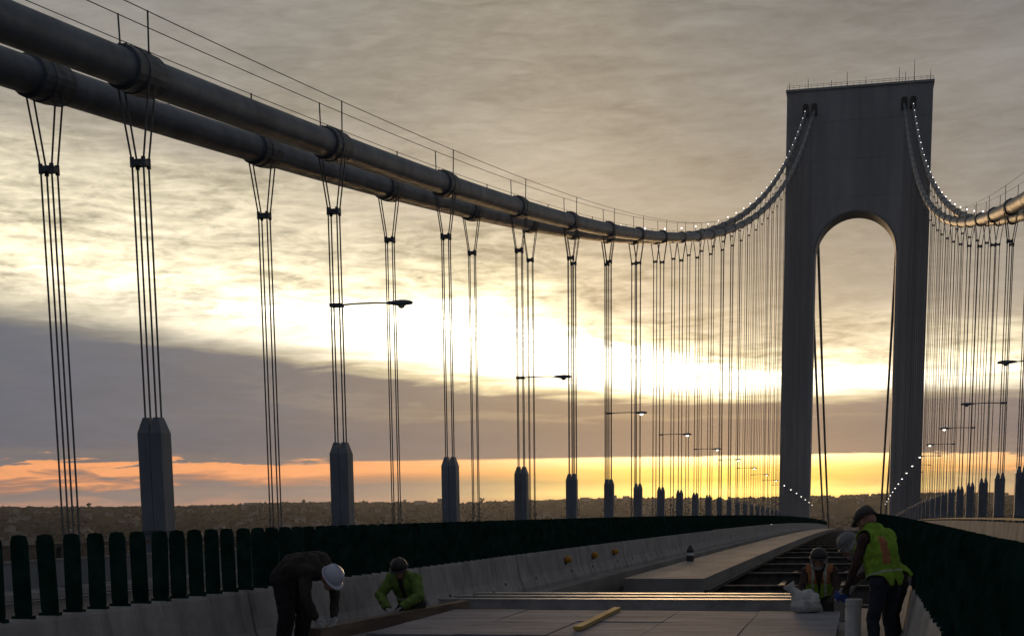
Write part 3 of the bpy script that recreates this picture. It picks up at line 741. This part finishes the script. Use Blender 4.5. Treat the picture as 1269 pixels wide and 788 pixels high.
    if vest:
        sp = np.array(nck-pel); sl_ = np.linalg.norm(sp); sp = sp/sl_
        t = ((pc-np.array(pel))@sp)/sl_; lt_ = (pc-np.array(chs))@np.array(lat)
        fwd = np.array(lat.cross(nck-pel).normalized())*-1
        ft = (pc-np.array(chs))@fwd
        sel, midx = vest['fn'](pt, t, lt_, ft)
        shell(vest.get('name', 'safety_vest'), sel, vest.get('off', .018), vest['mats'], midx)
    if hood is not None:
        hc = pc-np.array(hed); fcoord = hc@np.array(hf); ucoord = hc@np.array(hu); rc = np.abs(hc@np.array(hr))
        sel = (pt == 4) & ~((fcoord > .045) & (rc < .065) & (ucoord > -.085))
        shell('hood', sel, .016, [hood], np.zeros(npoly, int))
    if hat:
        Mh = Matrix((hr, hf, hu)).transposed().to_4x4(); Mh.translation = hed+hu*.055-hf*.005
        h = MB().lathe([(.118, -.005), (.132, .0), (.130, .03), (.120, .065), (.095, .10), (.055, .122), (.012, .13)], 20, Mh)
        ho = h.build('hard_hat', hat, root, True)
        br = MB(); k = 20; vs = []; fs = []
        for i in range(k):
            q = 2*math.pi*i/k; ex = .022+.045*max(0, math.sin(q))**2
            for r_, z_ in ((.122, .004), (.122+ex, -.012), (.122+ex, -.018), (.122, -.004)): vs.append(Mh @ Vector((r_*math.cos(q), r_*math.sin(q), z_)))
        for i in range(k):
            for j in range(4): fs.append((i*4+j, i*4+(j+1) % 4, ((i+1) % k)*4+(j+1) % 4, ((i+1) % k)*4+j))
        br.add(vs, fs).build('brim', hat, ho, True)
        MB().tube([Mh @ Vector((0, y, z)) for y, z in ((-.115, .06), (-.09, .105), (-.04, .13), (.04, .13), (.09, .105), (.115, .06))], .010, 6).build('ridge', hat, ho, True)
    return root
def cl(torso, arm, leg, hand, head=None, boot=None): return dict(torso=torso, arm=arm, leg=leg, boot=boot or BOOT, head=head or SKIN, hand=hand)
BROWN = cloth('dark_brown_fabric', (.045, .036, .030)); BLACKC = cloth('black_fabric', (.022, .022, .024)); NAVY = cloth('navy_fabric', (.03, .035, .05))
MAROON = cloth('brown_sleeve', (.07, .04, .035)); GREYC = cloth('grey_glove', (.38, .36, .35)); BLUEG = cloth('blue_glove', (.05, .10, .36)); PALEG = cloth('pale_glove', (.55, .55, .55))
HWHITE = mat('white_hat', (.52, .54, .64), .4, var=.05); HDARK = mat('dark_hat', (.035, .03, .03), .45); HGREY = mat('grey_hat', (.19, .19, .195), .45)
# A: bent over the joint beside the barrier, dark clothes, white hat
JA = dict(pel=V(0, -.02, .93), wst=V(0, .12, 1.06), chs=V(0, .36, 1.08), nck=V(0, .50, 1.00), hed=V(0, .63, .93), hf=V(0, .55, -.83), hu=V(0, .83, .55),
          sL=V(-.19, .43, 1.02), sR=V(.19, .43, 1.02), eL=V(-.22, .50, .74), eR=V(.22, .44, .74), wL=V(-.12, .56, .50), wR=V(.14, .50, .50),
          hL=V(-.10, -.02, .92), hR=V(.10, -.02, .92), kL=V(-.13, .08, .50), kR=V(.13, .05, .50), aL=V(-.14, -.02, .10), aR=V(.13, -.06, .10), nL=V(.6, 0, 0), nR=V(-.6, 0, 0))
YA = 17.3
person((-7.03, YA, dk(YA)), R(-112), JA, cl(BROWN, BROWN, BLACKC, PALEG), 'person in dark clothes and white hard hat bending over beside the barrier', hat=HWHITE, bulk=1.38, scale=1.07)
# B: kneeling in a lime jacket with dark hat
JB = dict(pel=V(0, -.08, .42), wst=V(0, .03, .58), chs=V(0, .16, .75), nck=V(0, .24, .86), hed=V(0, .32, .95), hf=V(.0, .85, -.5), hu=V(0, .5, .85),
          sL=V(-.20, .20, .80), sR=V(.20, .20, .80), eL=V(-.33, .34, .56), eR=V(.34, .32, .56), wL=V(-.14, .50, .42), wR=V(.13, .52, .40),
          hL=V(-.11, -.08, .40), hR=V(.11, -.08, .40), kL=V(-.17, .28, .09), kR=V(.17, .28, .09), aL=V(-.14, -.18, .10), aR=V(.14, -.18, .10), fL=V(0, -.5, -.9), fR=V(0, -.5, -.9))
def jacket(pt, t, lt_, ft):
    sel = np.isin(pt, [0, 1]); mi = np.zeros(len(pt), int); mi[(pt == 0) & (np.abs(lt_) < .045) & (ft > 0)] = 1
    mi[(pt == 0) & (t > .30) & (t < .38)] = 2; return sel, mi
YB = 21.3
person((-6.72, YB, dk(YB)), R(172), JB, cl(BLACKC, LIME2, BLACKC, GREYC), 'person kneeling in a lime jacket and dark hat between barrier and platform',
       vest=dict(fn=jacket, mats=[LIME2, BLACKC, SILVER], off=.02, name='jacket'), hat=HDARK)
# C: crouching behind the platform, facing out, orange and lime vest, pale hood
JC = dict(pel=V(0, -.10, .46), wst=V(0, -.02, .62), chs=V(0, .07, .80), nck=V(0, .12, .92), hed=V(.01, .18, 1.02), hf=V(.05, .95, -.25), hu=V(0, .25, .95),
          sL=V(-.20, .10, .85), sR=V(.20, .10, .85), eL=V(-.27, .20, .58), eR=V(.27, .18, .58), wL=V(-.22, .42, .46), wR=V(.18, .42, .46),
          hL=V(-.11, -.10, .44), hR=V(.11, -.10, .44), kL=V(-.18, .28, .11), kR=V(.18, .28, .11), aL=V(-.14, -.16, .10), aR=V(.14, -.16, .10), fL=V(0, -.5, -.9), fR=V(0, -.5, -.9))
def vestC(pt, t, lt_, ft):
    sel = (pt == 0) & (t > .0) & (np.abs(lt_) < .20) & ~((ft > .02) & (np.abs(lt_) < .035*(t*2.2)))
    mi = np.zeros(len(pt), int); mi[(t > .55) & (np.abs(lt_) > .05)] = 1; mi[(np.abs(lt_) > .075) & (np.abs(lt_) < .11) & (ft > 0)] = 2; return sel, mi
YCc = 22.95
person((-.62, YCc, dk(YCc)), R(178), JC, cl(MAROON, MAROON, BLACKC, BROWN), 'person crouching by the beams in orange and lime vest and pale hood',
       vest=dict(fn=vestC, mats=[LIME, ORANGE, SILVER]), hat=HDARK, hood=cloth('pale_hood', (.40, .38, .36)))
# D: standing, lime vest, dark trousers, looking down
JD = dict(pel=V(0, 0, .95), wst=V(0, .05, 1.12), chs=V(0, .12, 1.33), nck=V(0, .19, 1.49), hed=V(0, .29, 1.60), hf=V(0, .85, -.5), hu=V(0, .5, .85),
          sL=V(-.20, .15, 1.42), sR=V(.20, .15, 1.42), eL=V(-.25, .22, 1.13), eR=V(.24, .26, 1.14), wL=V(-.20, .36, .91), wR=V(.13, .46, .98),
          hL=V(-.10, 0, .93), hR=V(.10, 0, .93), kL=V(-.12, .06, .50), kR=V(.12, .03, .50), aL=V(-.13, .0, .10), aR=V(.13, -.04, .10), nL=V(.8, .2, 0), nR=V(-.8, .2, 0))
def vestD(pt, t, lt_, ft):
    sel = (pt == 0) & (t > -.12) & (np.abs(lt_) < .215)
    mi = np.zeros(len(pt), int); mi[(lt_ < .0) & (lt_ > -.13) & (t > .28) & (t < .80)] = 1; mi[(t > .12) & (t < .16)] = 2; return sel, mi
YD = 17.15
person((.27, YD, dk(YD)), R(50), JD, cl(MAROON, MAROON, NAVY, BROWN), 'person standing in a lime vest and dark hard hat, looking down beside the pipe',
       vest=dict(fn=vestD, mats=[LIME, ORANGE, SILVER], off=.03), hat=HDARK, scale=1.015)
# E: behind D, bending with a blue glove
JE = dict(pel=V(0, -.06, .93), wst=V(0, .08, 1.05), chs=V(0, .28, 1.19), nck=V(0, .41, 1.29), hed=V(0, .54, 1.33), hf=V(0, .75, -.66), hu=V(0, .66, .75),
          sL=V(-.19, .35, 1.24), sR=V(.19, .35, 1.24), eL=V(-.24, .46, .98), eR=V(.24, .44, .98), wL=V(-.17, .60, .80), wR=V(.16, .56, .78),
          hL=V(-.10, -.06, .92), hR=V(.10, -.06, .92), kL=V(-.12, .06, .50), kR=V(.12, .02, .50), aL=V(-.12, -.02, .10), aR=V(.13, -.08, .10), nL=V(.8, 0, -.3), nR=V(-.8, 0, -.3))
YE = 18.2
def vestE(pt, t, lt_, ft):
    sel = (pt == 0) & (t > -.10) & (np.abs(lt_) < .215); mi = np.zeros(len(pt), int); mi[(t > .3) & (t < .38)] = 1; return sel, mi
person((.40, YE, dk(YE)), R(84), JE, cl(GREYC, GREYC, BROWN, BLUEG), 'person with blue gloves and pale hat bending behind the standing worker',
       vest=dict(fn=vestE, mats=[LIME, SILVER], off=.03), hat=HGREY, hood=cloth('grey_hood', (.35, .34, .34)))

# ------------------------------------------------------------------ water, land, far town
wm = MB(); kk = 48
wv = [(14000*math.cos(2*math.pi*i/kk), 14000*math.sin(2*math.pi*i/kk), WATER) for i in range(kk)]
struct(wm.add(wv, [tuple(range(kk))]).build('water', WATR))
def ridge(a):       # skyline height above the eye, by bearing (degrees from the bridge axis)
    return 4+4*math.sin(a*.21+1)+3*math.sin(a*.53+.4)+(7 if a > -9 else 7*max(0, (a+22)/13))-(4 if a < -24 else 0)
def hz(r_, a):
    """land height (z) at distance r, bearing a"""
    x, y = r_*math.sin(R(a)), r_*math.cos(R(a))
    n = mnoise.fractal(Vector((x*.0006, y*.0006, 3.3)), 1., 2., 4)
    top = EYE+ridge(a)
    shore = 1750+220*math.sin(a*.09)
    f1 = max(0, min(1, (r_-shore)/500)); f2 = max(0, min(1, (r_-3000)/3900)); f2 = f2*f2*(3-2*f2)
    z = WATER-3+9*f1+5*f1*n
    z = z+(top-8-z)*f2*(1+.06*n)
    if r_ > 7000: z -= (r_-7000)*.004
    return z
az = np.concatenate([np.arange(-180, -46, 4.), np.arange(-46, 16, .4), np.arange(16, 181, 4.)])
rs = np.concatenate([np.linspace(1400, 3000, 14), np.linspace(3200, 7600, 44), np.linspace(8000, 12500, 8)])
vs = []; fs = []
for a in az:
    for r_ in rs: vs.append((r_*math.sin(R(a)), r_*math.cos(R(a)), hz(r_, a)))
nr = len(rs)
for i in range(len(az)-1):
    for j in range(nr-1): fs.append((i*nr+j, (i+1)*nr+j, (i+1)*nr+j+1, i*nr+j+1))
hm = bpy.data.meshes.new('hills'); hm.from_pydata(vs, [], fs); hm.materials.append(LAND); hm.polygons.foreach_set('use_smooth', [True]*len(fs))
struct(obj('hills', hm))
# woodland that reads as one mass
b = bmesh.new(); bmesh.ops.create_icosphere(b, subdivisions=1, radius=1); bv = np.array([v.co[:] for v in b.verts]); bf = np.array([[v.index for v in f.verts] for f in b.faces]); b.free()
NT = 9000; allv = []; allf = []
for i in range(NT):
    a = random.uniform(-42, 12); r_ = 2300+(6950-2300)*math.sqrt(random.random())
    if i % 6 == 0: r_ = random.uniform(6600, 7050)
    if mnoise.noise(Vector((a*.35, r_*.0011, 1.7))) < -.22: continue
    x, y = r_*math.sin(R(a)), r_*math.cos(R(a)); s_ = random.uniform(4.5, 9.5)
    q = bv*(1+rng.uniform(-.35, .35, (len(bv), 1)))*np.array([s_*random.uniform(.8, 1.5), s_*random.uniform(.8, 1.5), s_*random.uniform(.7, 1.05)])
    allf.append(bf+len(allv)*len(bv)); allv.append(q+np.array([x, y, hz(r_, a)+s_*.6]))
VV = np.concatenate(allv); FF = np.concatenate(allf)
tm = bpy.data.meshes.new('woodland'); tm.from_pydata(VV.tolist(), [], FF.tolist()); tm.materials.append(CROWN)
o = obj('woodland', tm); tag(o, 'dark woodland and gardens covering the far shore and hills', 'woodland', kind='stuff')
# far houses and taller blocks
hw_ = MB().box(-1, 1, -1, 1, -1, 1).mesh('wall', HWALL)
hr_ = MB().add([(-1.1, -1.1, 1), (1.1, -1.1, 1), (1.1, 1.1, 1), (-1.1, 1.1, 1), (-1.1, 0, 1.9), (1.1, 0, 1.9)], [(0, 1, 5, 4), (2, 3, 4, 5), (0, 4, 3), (1, 2, 5), (0, 3, 2, 1)]).mesh('roof', HROOF)
fl_ = MB().box(-1.03, 1.03, -1.03, 1.03, 1.0, 1.08).mesh('roof', HROOF)
hr0 = random.Random(11)
for i in range(150):
    a = hr0.uniform(-36, 8) if i % 3 else hr0.uniform(-36, -18); r_ = hr0.uniform(2600, 5600); x, y = r_*math.sin(R(a)), r_*math.cos(R(a))
    s_ = hr0.uniform(5, 9); lx = hr0.uniform(1., 2.2)
    root = empty('house', (x, y, hz(r_, a)+1.5), R(hr0.uniform(0, 180)), 'small pale house among the dark trees of the far shore', 'house', 'houses on the far shore')
    root.scale = (s_*lx, s_, s_*.75); obj('wall', hw_, root, (0, 0, 1)); obj('roof', hr_, root, (0, 0, 1))
for i, (a, r_, sx_, sz) in enumerate(((-17.0, 6300, 26, 8), (-16.2, 6350, 16, 12), (-10.6, 6600, 22, 7), (-23.5, 6200, 30, 6), (-9.0, 6500, 15, 9))):
    x, y = r_*math.sin(R(a)), r_*math.cos(R(a))
    root = empty('apartment_block', (x, y, hz(r_, a)+4), R(-a), 'low flat-roofed block on the far skyline', 'building', 'blocks on the far skyline'); root.scale = (sx_, 9, sz)
    obj('wall', hw_, root, (0, 0, 1)); obj('roof', fl_, root, (0, 0, 1))
# single trees that break the skyline
for i in range(16):
    a = (-13.2, -12.9, -17.6, -19.2, -21.5, -24.2, -25, -8.6, -9.4, -27, -29.5, -14.6, -7.2, 3.6, 4.8, 5.6)[i]; r_ = random.uniform(6500, 6900); x, y = r_*math.sin(R(a)), r_*math.cos(R(a)); z = hz(r_, a)
    root = empty('tree', (x, y, z), 0, 'lone dark tree standing above the far skyline', 'tree', 'single trees on the far skyline')
    h = random.uniform(15, 26); MB().tube([(0, 0, -2), (0, 0, h*.55)], [.9, .4], 6).build('trunk', BARK, root)
    cv = []; cf = []
    for k in range(14):
        s_ = h*random.uniform(.12, .2); c = np.array([random.gauss(0, h*.16), random.gauss(0, h*.16), h*random.uniform(.45, .95)])
        cf.append(bf+len(cv)*len(bv)); cv.append(bv*(1+rng.uniform(-.35, .35, (len(bv), 1)))*s_+c)
    MB().add(np.concatenate(cv).tolist(), np.concatenate(cf).tolist()).build('crown', CROWN, root)

# ------------------------------------------------------------------ evening haze over the water
hv = bpy.data.materials.new('haze'); hv.use_nodes = True; t = hv.node_tree; t.nodes.clear()
vp = t.nodes.new('ShaderNodeVolumePrincipled'); vp.inputs['Color'].default_value = (.84, .88, .96, 1); vp.inputs['Density'].default_value = 2.0e-5; vp.inputs['Anisotropy'].default_value = .72
mo = t.nodes.new('ShaderNodeOutputMaterial'); t.links.new(vp.outputs[0], mo.inputs['Volume'])
ho = MB().box(-15000, 15000, -15000, 15000, WATER-6, 160).build('haze', hv); ho['kind'] = 'stuff'
